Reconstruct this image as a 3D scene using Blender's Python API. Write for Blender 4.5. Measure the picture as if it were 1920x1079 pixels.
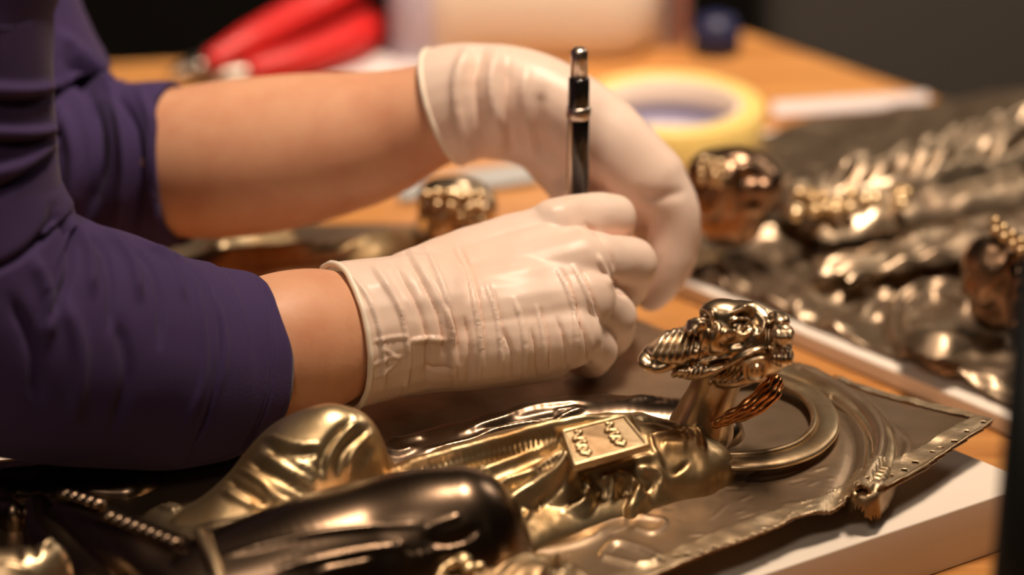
import bpy, bmesh, math, random
import numpy as np
from mathutils import Vector, Matrix, noise
random.seed(7); rng = np.random.RandomState(7)
sc = bpy.context.scene
for o in list(bpy.data.objects): bpy.data.objects.remove(o)

# ------------------------------------------------------------------ camera
W_, H_ = 1920.0, 1079.0
LENS = 90.0; FPX = LENS/36.0*W_
EL = math.radians(24); DIST = 0.95
TGT = np.array([0, 0, .04])
FWD = np.array([0, math.cos(EL), -math.sin(EL)]); UP = np.array([0, math.sin(EL), math.cos(EL)]); RT = np.array([1., 0, 0])
CAM = TGT - DIST*FWD
cd = bpy.data.cameras.new('camera'); cam = bpy.data.objects.new('camera', cd); sc.collection.objects.link(cam)
cam.location = CAM; cam.rotation_euler = (math.pi/2-EL, 0, 0)
cd.lens = LENS; cd.sensor_width = 36; cd.clip_start = .02; cd.clip_end = 30
cd.dof.use_dof = True; cd.dof.focus_distance = .838; cd.dof.aperture_fstop = 4.4; cd.dof.aperture_blades = 0
sc.camera = cam
# ------------------------------------------------------------------ world, lamps, exposure
sc.view_settings.view_transform = 'Standard'; sc.view_settings.look = 'None'
sc.view_settings.gamma = 1; sc.view_settings.use_curve_mapping = False
sc.view_settings.exposure = 0.25
wd = bpy.data.worlds.new('world'); sc.world = wd; wd.use_nodes = True
wd.node_tree.nodes['Background'].inputs[0].default_value = (1, .72, .5, 1)
wd.node_tree.nodes['Background'].inputs[1].default_value = .045
def area(name, loc, look, size, power, col, sy=None):
    l = bpy.data.lights.new(name, 'AREA'); l.energy = power; l.color = col; l.size = size
    if sy: l.shape = 'RECTANGLE'; l.size_y = sy
    o = bpy.data.objects.new(name, l); sc.collection.objects.link(o); o.location = loc
    o.rotation_euler = (Vector(look)-Vector(loc)).to_track_quat('-Z', 'Y').to_euler(); return o
area('ceiling_lamp', (.22, -.02, 1.55), (0, -.05, .03), .28, 18.5, (1, .74, .52))
area('front_fill', (-.30, -1.0, 1.25), (0, -.1, .05), .25, 3.2, (1, .76, .56))  # added soft fill from the front left, not a lamp of the room
area('back_table_fill', (.25, .05, 1.7), (.0, .50, .1), .3, 2.6, (1, .82, .68)).data.spread = math.radians(50)  # unseen extra light put in to brighten the tub and back table
area('back_right_fill', (1.5, 1.2, 1.3), (.1, 0, .05), .5, 5, (1, .80, .62))  # added fill from the back right; no window stands there

def at_z(px, py, z):
    d = FWD + RT*(px-960)/FPX - UP*(py-539.5)/FPX
    return CAM + d*(z-CAM[2])/d[2]
def at_y(px, py, y):
    d = FWD + RT*(px-960)/FPX - UP*(py-539.5)/FPX
    return CAM + d*(y-CAM[1])/d[1]
def proj(P):                       # world points -> coordinates used only to lay out folds and ridges
    q = P - CAM; dz = q@FWD
    return 960 + FPX*(q@RT)/dz, 539.5 - FPX*(q@UP)/dz
def mpp(p): return float((np.asarray(p)-CAM)@FWD)/FPX       # metres per unit

# ------------------------------------------------------------------ materials
def mat(name, col, rough=.5, metal=0, spec=.5, sss=0, sss_col=None, sheen=0, bump=0, bscale=200, col2=None, cscale=30, cmix=.5, trans=0, alpha=1, coat=0, cdet=6, bstretch=None, point=None, rough2=None, emis=None):
    m = bpy.data.materials.new(name); m.use_nodes = True; nt = m.node_tree; N = nt.nodes; L = nt.links
    b = N['Principled BSDF']; I = b.inputs
    I['Base Color'].default_value = (*col, 1); I['Roughness'].default_value = rough; I['Metallic'].default_value = metal
    I['Specular IOR Level'].default_value = spec
    if sss: I['Subsurface Weight'].default_value = sss; I['Subsurface Radius'].default_value = sss_col or (1, .35, .2); I['Subsurface Scale'].default_value = .006
    if sheen: I['Sheen Weight'].default_value = sheen; I['Sheen Roughness'].default_value = .4
    if trans: I['Transmission Weight'].default_value = trans
    if coat: I['Coat Weight'].default_value = coat; I['Coat Roughness'].default_value = .1
    if alpha < 1: I['Alpha'].default_value = alpha
    tc = N.new('ShaderNodeTexCoord'); mp = N.new('ShaderNodeMapping'); L.new(tc.outputs['Object'], mp.inputs[0])
    if bstretch: mp.inputs['Scale'].default_value = bstretch
    if col2:
        n = N.new('ShaderNodeTexNoise'); n.inputs['Scale'].default_value = cscale; n.inputs['Detail'].default_value = cdet
        L.new(mp.outputs[0], n.inputs[0])
        r = N.new('ShaderNodeValToRGB'); r.color_ramp.elements[0].position = max(0, cmix-.14); r.color_ramp.elements[1].position = min(1, cmix+.14)
        r.color_ramp.elements[0].color = (*col2, 1); r.color_ramp.elements[1].color = (*col, 1)
        L.new(n.outputs[0], r.inputs[0]); out = r.outputs[0]
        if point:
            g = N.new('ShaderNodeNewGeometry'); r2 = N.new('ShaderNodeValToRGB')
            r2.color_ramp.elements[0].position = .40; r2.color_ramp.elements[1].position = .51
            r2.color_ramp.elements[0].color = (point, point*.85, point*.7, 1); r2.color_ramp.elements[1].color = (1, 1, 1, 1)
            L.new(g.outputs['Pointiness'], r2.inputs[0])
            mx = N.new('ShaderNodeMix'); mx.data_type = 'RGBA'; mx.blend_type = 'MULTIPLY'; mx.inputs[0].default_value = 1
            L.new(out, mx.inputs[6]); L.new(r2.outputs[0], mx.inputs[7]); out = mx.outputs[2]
        L.new(out, I['Base Color'])
        if rough2 is not None:
            mr = N.new('ShaderNodeMapRange'); mr.inputs[1].default_value = .3; mr.inputs[2].default_value = .7
            mr.inputs[3].default_value = rough2; mr.inputs[4].default_value = rough
            L.new(n.outputs[0], mr.inputs[0]); L.new(mr.outputs[0], I['Roughness'])
    if bump:
        n = N.new('ShaderNodeTexNoise'); n.inputs['Scale'].default_value = bscale; n.inputs['Detail'].default_value = 5
        L.new(mp.outputs[0], n.inputs[0]); bp = N.new('ShaderNodeBump'); bp.inputs['Strength'].default_value = bump
        bp.inputs['Distance'].default_value = .001; L.new(n.outputs[0], bp.inputs['Height']); L.new(bp.outputs[0], I['Normal'])
    if emis: I['Emission Color'].default_value = (*emis[0], 1); I['Emission Strength'].default_value = emis[1]
    return m
M = {}
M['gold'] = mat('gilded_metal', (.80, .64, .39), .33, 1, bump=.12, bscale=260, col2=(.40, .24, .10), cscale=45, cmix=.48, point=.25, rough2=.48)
M['gold2'] = mat('worn_gilded_metal', (.72, .58, .38), .34, 1, bump=.15, bscale=200, col2=(.30, .20, .11), cscale=40, cmix=.48, point=.25, rough2=.45)
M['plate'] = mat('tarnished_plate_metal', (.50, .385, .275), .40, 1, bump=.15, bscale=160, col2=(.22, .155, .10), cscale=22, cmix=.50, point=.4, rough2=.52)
M['rim'] = mat('scratched_rim_metal', (.66, .54, .38), .38, 1, bump=.3, bscale=300, col2=(.36, .27, .17), cscale=90, cmix=.46, rough2=.55)
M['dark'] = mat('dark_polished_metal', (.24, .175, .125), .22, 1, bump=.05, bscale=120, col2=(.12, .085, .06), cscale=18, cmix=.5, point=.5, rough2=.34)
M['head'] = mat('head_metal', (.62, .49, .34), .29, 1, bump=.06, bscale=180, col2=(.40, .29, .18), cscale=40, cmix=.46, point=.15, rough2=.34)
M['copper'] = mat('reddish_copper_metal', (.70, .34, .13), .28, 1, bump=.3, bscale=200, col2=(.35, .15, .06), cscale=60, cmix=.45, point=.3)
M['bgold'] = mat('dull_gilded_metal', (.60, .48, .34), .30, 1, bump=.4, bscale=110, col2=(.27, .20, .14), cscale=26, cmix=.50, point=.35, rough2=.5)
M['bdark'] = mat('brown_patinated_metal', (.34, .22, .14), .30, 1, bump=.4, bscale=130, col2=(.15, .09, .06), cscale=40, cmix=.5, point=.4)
M['purple'] = mat('purple_cotton', (.042, .026, .092), .85, 0, .2, sheen=.08, bump=.25, bscale=1400)
M['skin'] = mat('skin', (.62, .335, .205), .48, 0, .4, sss=.25, bump=.12, bscale=420, col2=(.56, .27, .16), cscale=60, cmix=.42)
M['glove'] = mat('latex_glove', (.93, .675, .55), .42, 0, .45, sss=.35, sss_col=(1, .6, .45), bump=.06, bscale=500, col2=(.90, .62, .49), cscale=35, cmix=.45)
M['glove_rim'] = mat('latex_glove_cuff', (.86, .75, .62), .4, 0, .45, sss=.3, sss_col=(1, .7, .5))
M['white'] = mat('white_painted_board', (.80, .74, .67), .5, bump=.05, bscale=200, col2=(.76, .70, .62), cscale=12)
M['black'] = mat('black_lacquer', (.012, .011, .011), .16, 0, .6, coat=.6)
M['chrome'] = mat('chrome', (.66, .58, .52), .3, 1)
M['rubber'] = mat('black_rubber', (.01, .01, .012), .6)
M['pole'] = mat('black_green_enamel', (.008, .011, .012), .4)
M['red'] = mat('red_plastic_grip', (.50, .012, .012), .5)
M['steel'] = mat('grey_steel', (.42, .38, .33), .35, 1)
M['tape'] = mat('yellow_tape', (.78, .60, .20), .35, 0, .5, sss=.2, sss_col=(1, .8, .3))
M['core'] = mat('cardboard_core', (.78, .66, .56), .7)
M['print'] = mat('lavender_print', (.30, .28, .42), .7)
M['tub'] = mat('cream_plastic', (.84, .76, .66), .5, sss=.3, sss_col=(1, .8, .7))
M['lav'] = mat('lavender_film', (.52, .46, .56), .35, alpha=.85)
M['pink'] = mat('pink_print', (.55, .25, .22), .5)
M['blue'] = mat('navy_plastic', (.010, .013, .055), .4)
M['charcoal'] = mat('charcoal_cloth', (.075, .064, .054), .9, bump=.3, bscale=300)
M['blackcloth'] = mat('black_cloth', (.004, .004, .003), .9)
M['paper'] = mat('pale_paper', (.62, .56, .55), .6)
M['room'] = mat('dark_wall_paint', (.02, .017, .014), .9)
def wood(name):
    m = bpy.data.materials.new(name); m.use_nodes = True; nt = m.node_tree; N = nt.nodes; L = nt.links; b = N['Principled BSDF']
    tc = N.new('ShaderNodeTexCoord'); mp = N.new('ShaderNodeMapping'); mp.inputs['Scale'].default_value = (3, 40, 3); mp.inputs['Rotation'].default_value = (0, 0, .35)
    n = N.new('ShaderNodeTexNoise'); n.inputs['Scale'].default_value = 2.5; n.inputs['Detail'].default_value = 8; n.inputs['Distortion'].default_value = .6
    r = N.new('ShaderNodeValToRGB'); r.color_ramp.elements[0].color = (.36, .15, .042, 1); r.color_ramp.elements[1].color = (.55, .27, .085, 1)
    r.color_ramp.elements[0].position = .35; r.color_ramp.elements[1].position = .65
    L.new(tc.outputs['Object'], mp.inputs[0]); L.new(mp.outputs[0], n.inputs[0]); L.new(n.outputs[0], r.inputs[0]); L.new(r.outputs[0], b.inputs['Base Color'])
    b.inputs['Roughness'].default_value = .33; return m
M['wood'] = wood('orange_varnished_wood')

# ------------------------------------------------------------------ helpers
def link(name, me, m, parent=None, smooth=True):
    o = bpy.data.objects.new(name, me); sc.collection.objects.link(o)
    if m: me.materials.append(m)
    if smooth and len(me.polygons): me.polygons.foreach_set('use_smooth', [True]*len(me.polygons))
    if parent: o.parent = parent; o.matrix_parent_inverse = Matrix.Translation(-Vector(parent.location))
    return o
def tag(o, label, cat, group=None, kind=None):
    if label: o['label'] = label
    if cat: o['category'] = cat
    if group: o['group'] = group
    if kind: o['kind'] = kind
    return o
def thing(name, label, cat, loc=(0, 0, 0), group=None):
    o = bpy.data.objects.new(name, None); sc.collection.objects.link(o); o.location = loc; o.empty_display_size = .02
    return tag(o, label, cat, group)
def mesh_from(v, f, name='mesh'):
    me = bpy.data.meshes.new(name); me.from_pydata([tuple(map(float, a)) for a in v], [], f); me.update(); return me
def bm_mesh(bm, name='mesh'):
    bmesh.ops.recalc_face_normals(bm, faces=bm.faces[:])
    me = bpy.data.meshes.new(name); bm.to_mesh(me); bm.free(); return me
def catmull(P, n):
    P = np.asarray(P, float); k = len(P); Q = np.vstack([2*P[0]-P[1], P, 2*P[-1]-P[-2]])
    t = np.linspace(0, k-1-1e-9, n); i = t.astype(int); u = (t-i)[:, None]
    a, b, c, d = Q[i], Q[i+1], Q[i+2], Q[i+3]
    return .5*((2*b)+(-a+c)*u+(2*a-5*b+4*c-d)*u*u+(-a+3*b-3*c+d)*u**3)
def tube_vf(C, A, B, seg=24, axis=None, cap='round', inner=0):
    """closed tube: centres C, radii A (across), B (towards `axis`)."""
    C = np.asarray(C, float); n = len(C); T = np.gradient(C, axis=0); T /= np.linalg.norm(T, axis=1)[:, None]+1e-12
    ax = -FWD if axis is None else np.asarray(axis, float)
    V = []; F = []
    rings = []
    th = np.linspace(0, 2*math.pi, seg, endpoint=False)
    def ring(c, t, a, b):
        bb = ax - t*(ax@t)
        if np.linalg.norm(bb) < 1e-3: bb = np.array([0, 0, 1.]) - t*t[2]
        bb /= np.linalg.norm(bb); aa = np.cross(t, bb)
        return c + np.outer(np.cos(th)*a, aa) + np.outer(np.sin(th)*b, bb)
    if cap == 'round':
        for k in (80, 60, 40, 20):
            s = math.sin(math.radians(k)); c_ = math.cos(math.radians(k)); rings.append(ring(C[0]-T[0]*A[0]*s, T[0], A[0]*c_, B[0]*c_))
    for i in range(n): rings.append(ring(C[i], T[i], A[i], B[i]))
    if cap == 'round':
        for k in (20, 40, 60, 80):
            s = math.sin(math.radians(k)); c_ = math.cos(math.radians(k)); rings.append(ring(C[-1]+T[-1]*A[-1]*s, T[-1], A[-1]*c_, B[-1]*c_))
    if cap == 'hem':     # folds back inside at the last ring
        for q, s in ((0.0012, .985), (.0006, .955), (-.002, .93), (-.02, .90)):
            rings.append(ring(C[-1]+T[-1]*q, T[-1], A[-1]*s, B[-1]*s))
    V = np.vstack(rings); R = len(rings)
    for r in range(R-1):
        for s in range(seg):
            a = r*seg+s; b = r*seg+(s+1) % seg; F.append((a, b, b+seg, a+seg))
    F.append(tuple(range(seg))[::-1]); F.append(tuple(range((R-1)*seg, R*seg)))
    return V, F
class Mesh:
    def __init__(s): s.V = []; s.F = []; s.n = 0
    def add(s, V, F):
        s.V.append(np.asarray(V, float)); s.F += [tuple(i+s.n for i in f) for f in F]; s.n += len(V); return s
    def me(s):
        me = mesh_from(np.vstack(s.V), s.F); bm = bmesh.new(); bm.from_mesh(me); bmesh.ops.recalc_face_normals(bm, faces=bm.faces[:]); bm.to_mesh(me); bm.free(); return me
    # capsule chain; stations in metres
    def chain(s, P, R, n=14, seg=20, flat=1.0, axis=None):
        P = np.asarray(P, float); R = np.asarray(R, float)
        if len(P) > 2: Q = catmull(np.hstack([P, R[:, None]]), n*(len(P)-1))
        else:
            t = np.linspace(0, 1, 6)[:, None]; X = np.hstack([P, R[:, None]]); Q = X[0]*(1-t)+X[1]*t
        s.add(*tube_vf(Q[:, :3], Q[:, 3], Q[:, 3]*flat, seg, axis)); return s
    def ball(s, c, r, seg=20):
        bm = bmesh.new(); bmesh.ops.create_uvsphere(bm, u_segments=seg, v_segments=seg//2, radius=1)
        V = np.array([v.co[:] for v in bm.verts])*np.asarray(r)+np.asarray(c); F = [tuple(v.index for v in f.verts) for f in bm.faces]; bm.free()
        return s.add(V, F)
def yst(st):    # stations (px,py,y,rpx) -> points, radii in metres
    P = [at_y(a, b, y) for a, b, y, r in st]; R = [r*mpp(p) for p, (a, b, y, r) in zip(P, st)]; return P, R
def zst(st):
    P = [at_z(a, b, z) for a, b, z, r in st]; return P, [s[3] for s in st]
def fuse(me, voxel, smooth=6, fac=.5):
    o = bpy.data.objects.new('temporary', me); sc.collection.objects.link(o)
    m = o.modifiers.new('r', 'REMESH'); m.mode = 'VOXEL'; m.voxel_size = voxel; m.adaptivity = 0
    if smooth: s = o.modifiers.new('s', 'SMOOTH'); s.iterations = smooth; s.factor = fac
    dg = bpy.context.evaluated_depsgraph_get(); dg.update()
    r = bpy.data.meshes.new_from_object(o.evaluated_get(dg)); bpy.data.objects.remove(o); bpy.data.meshes.remove(me); return r
def co(me):
    a = np.empty(len(me.vertices)*3); me.vertices.foreach_get('co', a); return a.reshape(-1, 3)
def nrm(me):
    a = np.empty(len(me.vertices)*3); me.vertices.foreach_get('normal', a); return a.reshape(-1, 3)
def setco(me, V): me.vertices.foreach_set('co', np.ascontiguousarray(V).ravel()); me.update()
def polydist(px, py, pts):
    """distance to polyline and arclength fraction"""
    best = np.full(px.shape, 1e9); tt = np.zeros(px.shape); pts = np.asarray(pts, float)
    L = np.r_[0, np.cumsum(np.linalg.norm(np.diff(pts[:, :2], axis=0), axis=1))]; tot = L[-1]+1e-9
    for i in range(len(pts)-1):
        a = pts[i]; d = pts[i+1]-a; l2 = d[0]**2+d[1]**2+1e-12
        t = np.clip(((px-a[0])*d[0]+(py-a[1])*d[1])/l2, 0, 1)
        q = np.hypot(px-a[0]-t*d[0], py-a[1]-t*d[1]); m = q < best
        best[m] = q[m]; tt[m] = (L[i]+t[m]*math.sqrt(l2))/tot
    return best, tt
def stroke_amount(px, py, strokes, lim=.00021):
    out = np.zeros(px.shape)
    for s in strokes:
        pts, w, a = s[:3]; a = math.copysign(min(abs(a), w*lim), a); kind = s[3] if len(s) > 3 else 'g'
        P = np.asarray(pts, float)
        if len(P) > 2: P = catmull(P, 6*(len(P)-1)+1)
        R = w*3.2
        m = (px > P[:, 0].min()-R) & (px < P[:, 0].max()+R) & (py > P[:, 1].min()-R) & (py < P[:, 1].max()+R)
        if not m.any(): continue
        d, t = polydist(px[m], py[m], P)
        fade = np.clip(np.minimum(t, 1-t)*5+.25, 0, 1) if kind != 'n' else 1
        if kind == 's': pr = np.exp(-np.abs(d)/w)         # sharp crest
        else: pr = np.exp(-(d/w)**2)
        out[m] += a*pr*fade
    return out
def apply_strokes(me, strokes, up=False, lim=.00021):
    V = co(me); N = nrm(me); px, py = proj(V); a = stroke_amount(px, py, strokes, lim)
    view = CAM-V; view /= np.linalg.norm(view, axis=1)[:, None]
    f = np.clip((N*view).sum(1)*3, 0, 1)
    D = np.array([0, 0, 1.]) if up else N
    setco(me, V + D*(a*f)[:, None]); return me
def wobble(me, amp, scale, seed=0, stretch=(1, 1, 1)):
    V = co(me); N = nrm(me)
    q = V*scale*np.array(stretch)+seed
    n = np.array([noise.noise(Vector(a)) for a in q]); setco(me, V+N*(n*amp)[:, None]); return me

def box_me(x0, x1, y0, y1, z0, z1, bev=0, M4=None):
    bm = bmesh.new(); bmesh.ops.create_cube(bm, size=1)
    for v in bm.verts: v.co = Vector((x0+(v.co.x+.5)*(x1-x0), y0+(v.co.y+.5)*(y1-y0), z0+(v.co.z+.5)*(z1-z0)))
    if bev: bmesh.ops.bevel(bm, geom=bm.edges[:], offset=bev, segments=3, affect='EDGES', profile=.6)
    if M4: bm.transform(M4)
    return bm_mesh(bm)
def prism_me(poly, z0, z1, bev=0):
    bm = bmesh.new(); vs = [bm.verts.new((p[0], p[1], z0)) for p in poly]; f = bm.faces.new(vs)
    r = bmesh.ops.extrude_face_region(bm, geom=[f])
    for v in r['geom']:
        if isinstance(v, bmesh.types.BMVert): v.co.z = z1
    if bev: bmesh.ops.bevel(bm, geom=bm.edges[:], offset=bev, segments=3, affect='EDGES', profile=.6)
    return bm_mesh(bm)
def lathe_me(prof, seg=48, cx=0, cy=0):
    V = []; F = []; n = len(prof)
    for r, z in prof:
        for k in range(seg): a = 2*math.pi*k/seg; V.append((cx+r*math.cos(a), cy+r*math.sin(a), z))
    for i in range(n-1):
        for k in range(seg): a = i*seg+k; b = i*seg+(k+1) % seg; F.append((a, b, b+seg, a+seg))
    F.append(tuple(range(seg))[::-1]); F.append(tuple(range((n-1)*seg, n*seg)))
    return Mesh().add(V, F).me()

# ------------------------------------------------------------------ heightfield relief
def smax(a, b, k):
    h = np.maximum(k-np.abs(a-b), 0); return np.maximum(a, b)+h*h/(4*k)
class Relief:
    def __init__(s, x0, x1, y0, y1, step, base=None):
        s.x = np.arange(x0, x1, step); s.y = np.arange(y0, y1, step); s.X, s.Y = np.meshgrid(s.x, s.y, indexing='ij')
        s.H = np.full(s.X.shape, -1.0) if base is None else np.full(s.X.shape, base); s.hole = np.zeros(s.X.shape, bool)
    def dome(s, pts, k=.003, sharp=1.0):
        """pts: (px,py,z crest, radius m, half height m)"""
        Q = np.array([[*at_z(p[0], p[1], p[2])[:3], p[3], p[4]] for p in pts])
        if len(Q) > 2: Q = catmull(Q, 9*(len(Q)-1)+1)
        if len(Q) == 1: Q = np.vstack([Q, Q+np.array([1e-5, 0, 0, 0, 0])])
        best = np.full(s.X.shape, -1.0)
        for i in range(len(Q)-1):
            a = Q[i]; d = Q[i+1]-a; l2 = d[0]**2+d[1]**2+1e-14
            R = max(a[3], Q[i+1][3])+.013
            ix = slice(*np.searchsorted(s.x, [min(a[0], Q[i+1][0])-R, max(a[0], Q[i+1][0])+R]))
            iy = slice(*np.searchsorted(s.y, [min(a[1], Q[i+1][1])-R, max(a[1], Q[i+1][1])+R]))
            X = s.X[ix, iy]; Y = s.Y[ix, iy]
            if X.size == 0: continue
            t = np.clip(((X-a[0])*d[0]+(Y-a[1])*d[1])/l2, 0, 1); q = np.hypot(X-a[0]-t*d[0], Y-a[1]-t*d[1])
            z = a[2]+t*d[2]; r = a[3]+t*d[3]; hh = a[4]+t*d[4]; u = q/r
            h = np.where(u < 1, z-hh*(1-np.sqrt(np.clip(1-u**(2*sharp), 0, 1))), z-hh-(q-r)*np.where(r < .0042, 2.4, 5))
            best[ix, iy] = np.maximum(best[ix, iy], h)
        s.H = smax(s.H, best, k) if k else np.maximum(s.H, best); return s
    def poly(s, pts, w, hh, k=.002):
        Q = np.array([at_z(*p) for p in pts]); A = np.c_[Q[:, :2], np.ones(len(Q))]; c = np.linalg.lstsq(A, Q[:, 2], rcond=None)[0]
        pl = c[0]*s.X+c[1]*s.Y+c[2]; d, _ = polydist(s.X, s.Y, np.vstack([Q[:, :2], Q[:1, :2]])); ins = inside(s.X, s.Y, Q[:, :2])
        u = np.clip(1-d/w, 0, 1)
        h = np.where(ins, pl-hh*(1-np.sqrt(1-u*u)), pl-hh-d*5); s.H = smax(s.H, h, k); return s
    def pix(s): return [a.reshape(s.X.shape) for a in proj(np.c_[s.X.ravel(), s.Y.ravel(), s.H.ravel()])]
    def strokes(s, st, lim=.00023):
        px, py = s.pix(); s.H = s.H+stroke_amount(px, py, st, lim); return s
    def rough(s, amp, scale, seed=0):
        rs = np.random.RandomState(seed+3)
        for k in range(10):
            a = rs.rand()*6.28; f = scale*(.6+rs.rand()*1.6); ph = rs.rand()*6.28
            s.H = s.H+amp/4*np.sin(f*(s.X*math.cos(a)+s.Y*math.sin(a))+ph+1.5*np.sin(f*.43*(s.X*math.sin(a)-s.Y*math.cos(a))+ph*2))
        return s
    def build(s, name, m, parent, over=None, poly=None, minz=.02):
        keep = s.H > minz
        if poly is not None: keep &= inside(s.X, s.Y, poly)
        if over is not None: keep &= s.H > over(s.X, s.Y)-.007
        keep &= ~s.hole
        q = keep[:-1, :-1] & keep[1:, :-1] & keep[1:, 1:] & keep[:-1, 1:]
        ny = s.X.shape[1]; idx = np.arange(s.X.size).reshape(s.X.shape); i, j = np.nonzero(q)
        F = np.c_[idx[i, j], idx[i+1, j], idx[i+1, j+1], idx[i, j+1]]
        used, inv = np.unique(F, return_inverse=True); F = inv.reshape(-1, 4)
        V = np.c_[s.X.ravel(), s.Y.ravel(), s.H.ravel()][used]
        me = bpy.data.meshes.new(name); me.vertices.add(len(V)); me.vertices.foreach_set('co', V.ravel())
        me.loops.add(len(F)*4); me.loops.foreach_set('vertex_index', F.ravel().astype(np.int32)); me.polygons.add(len(F))
        me.polygons.foreach_set('loop_start', np.arange(0, len(F)*4, 4, dtype=np.int32)); me.update(calc_edges=True)
        o = link(name, me, m, parent); return o
    def sampler(s):
        def f(X, Y):
            i = np.clip(((X-s.x[0])/(s.x[1]-s.x[0])).round().astype(int), 0, len(s.x)-1); j = np.clip(((Y-s.y[0])/(s.y[1]-s.y[0])).round().astype(int), 0, len(s.y)-1)
            return s.H[i, j]
        return f
def inside(X, Y, P):
    r = np.zeros(np.shape(X), bool); n = len(P); j = n-1
    for i in range(n):
        xi, yi = P[i][0], P[i][1]; xj, yj = P[j][0], P[j][1]
        c = ((yi > Y) != (yj > Y)) & (X < (xj-xi)*(Y-yi)/(yj-yi+1e-15)+xi); r ^= c; j = i
    return r
def solidify(o, t=.0006, off=-1):
    m = o.modifiers.new('thickness', 'SOLIDIFY'); m.thickness = t; m.offset = off; return o

# ================================================================== SETTING
fl = link('floor', box_me(-4, 4, -2.5, 4, -.78, -.75), M['room'], smooth=False); fl['kind'] = 'structure'
for nm, b in (('wall_back', (-4, 4, 2.4, 2.5, -.75, 2.2)), ('wall_left', (-4.1, -4, -2.5, 2.5, -.75, 2.2)), ('wall_right', (4, 4.1, -2.5, 2.5, -.75, 2.2)), ('wall_front', (-4, 4, -2.6, -2.5, -.75, 2.2)), ('ceiling', (-4.1, 4.1, -2.6, 2.5, 2.2, 2.3))):
    w = link(nm, box_me(*b), M['room'], smooth=False); w['kind'] = 'structure'
# table
c1 = at_z(1395, 58, 0); cl = at_z(200, 118, 0); cr = at_z(1745, 178, 0)
ld = (cl-c1)/np.linalg.norm(cl-c1); rd = (cr-c1)/np.linalg.norm(cr-c1)
tl = (-.285-c1[0])/ld[0]; pl_ = c1+ld*tl; TP = [c1, pl_, (-.285, -.62, 0), (.62, -.62, 0), c1+rd*.62]
TP = [(p[0], p[1]) for p in TP]
tb = thing('work_table', 'orange varnished wooden work table under all the boards and tools', 'table', (0, 0, -.75))
link('tabletop', prism_me(TP, -.03, 0, .002), M['wood'], tb, smooth=False)
for (x, y) in ((TP[1][0]+.08, TP[1][1]-.08), (TP[2][0]+.08, TP[2][1]+.08), (TP[3][0]-.08, TP[3][1]+.08), (c1[0]-.03, c1[1]-.10)):
    link('leg', box_me(x-.025, x+.025, y-.025, y+.025, -.75, -.03, .003), M['wood'], tb, smooth=False)
# ================================================================== BOARDS
def board(name, C, A, B, z, la, lb, th, label, group=None):
    c = at_z(*C, z); a = at_z(*A, z)-c; b = at_z(*B, z)-c; a /= np.linalg.norm(a); b /= np.linalg.norm(b)
    P = [c, c+a*la, c+a*la+b*lb, c+b*lb]; o = link(name, prism_me([(p[0], p[1]) for p in P], z-th, z, .0008), M['white'])
    return tag(o, label, 'board', group)
board('white_board', (1943, 906), (1434, 1077), (1805, 849), .022, .48, .215, .022, 'thick white painted board under the sharp bronze figure relief in front')
BP = [at_z(a, b, .0075)[:2] for a, b in ((1228, 508), (1893, 786), (2350, 980), (2500, 240), (1990, 172), (1700, 206), (1430, 246), (1290, 290))]
tag(link('white_board', prism_me([tuple(p) for p in BP], .0008, .0075, .0006), M['white']), 'thin white edged board behind the bronze head, carrying the blurred relief at right', 'board')

# ================================================================== FRONT RELIEF
PZ = .034
A = thing('icon_relief', 'sharp bronze relief of a seated bearded figure, in front of the gloved hands', 'relief', tuple(at_z(1000, 950, .022)))
po = [(1866, 792), (1800, 776), (1760, 764), (1700, 752), (1640, 735), (1560, 712), (1480, 690), (1380, 660), (1200, 602), (1120, 590), (600, 740), (0, 880), (-250, 960), (-250, 1350), (500, 1300), (900, 1190), (1100, 1122), (1230, 1080), (1290, 1058), (1340, 1036), (1400, 1014), (1450, 992), (1500, 968), (1545, 958), (1585, 944), (1592, 930), (1640, 934), (1690, 905), (1740, 878), (1800, 835), (1840, 812)]
PO = [at_z(a, b, PZ)[:2] for a, b in po]
pl = Relief(-.235, .19, -.27, .03, .00075, base=PZ)
pl.rough(.0006, 45).rough(.00008, 230, 4)
arch = [(1600, 960), (1622, 915), (1645, 870), (1650, 820), (1625, 775), (1575, 735), (1520, 705), (1440, 672)]
pl.strokes([(arch, 15, .0040, 'n'), ([(a-48, b+6) for a, b in arch[:-1]], 14, -.0018, 'n'), ([(a-22, b+2) for a, b in arch[:-1]], 4, -.0012, 'n'), ([(a+22, b) for a, b in arch[:-1]], 4, -.001, 'n')])
pl.strokes([([(1130, 1040), (1160, 1018), (1232, 1044), (1205, 1062), (1130, 1045)], 5, .0012, 'n'), ([(1185, 968), (1245, 978), (1225, 1000), (1190, 992)], 4, .0008, 'n'),
            ([(1560, 800), (1545, 850), (1480, 890), (1400, 905)], 5, -.0008), ([(1660, 790), (1700, 830), (1690, 870)], 4, .0006), ([(1060, 1000), (1180, 960), (1290, 905)], 6, .0007), ([(980, 1040), (1080, 1020), (1150, 985)], 8, .0009)])
sc_ = []
for k in range(60):
    a = rng.uniform(1060, 1560); b = rng.uniform(880, 1040); l = rng.uniform(8, 40); g = rng.normal(-.3, .25)
    sc_.append(([(a, b), (a+l, b+l*g)], 1.6, rng.uniform(-.0004, .0005)))
pl.strokes(sc_)
psamp = pl.sampler()
plate = solidify(pl.build('plate', M['plate'], A, poly=PO), .0006)
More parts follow.
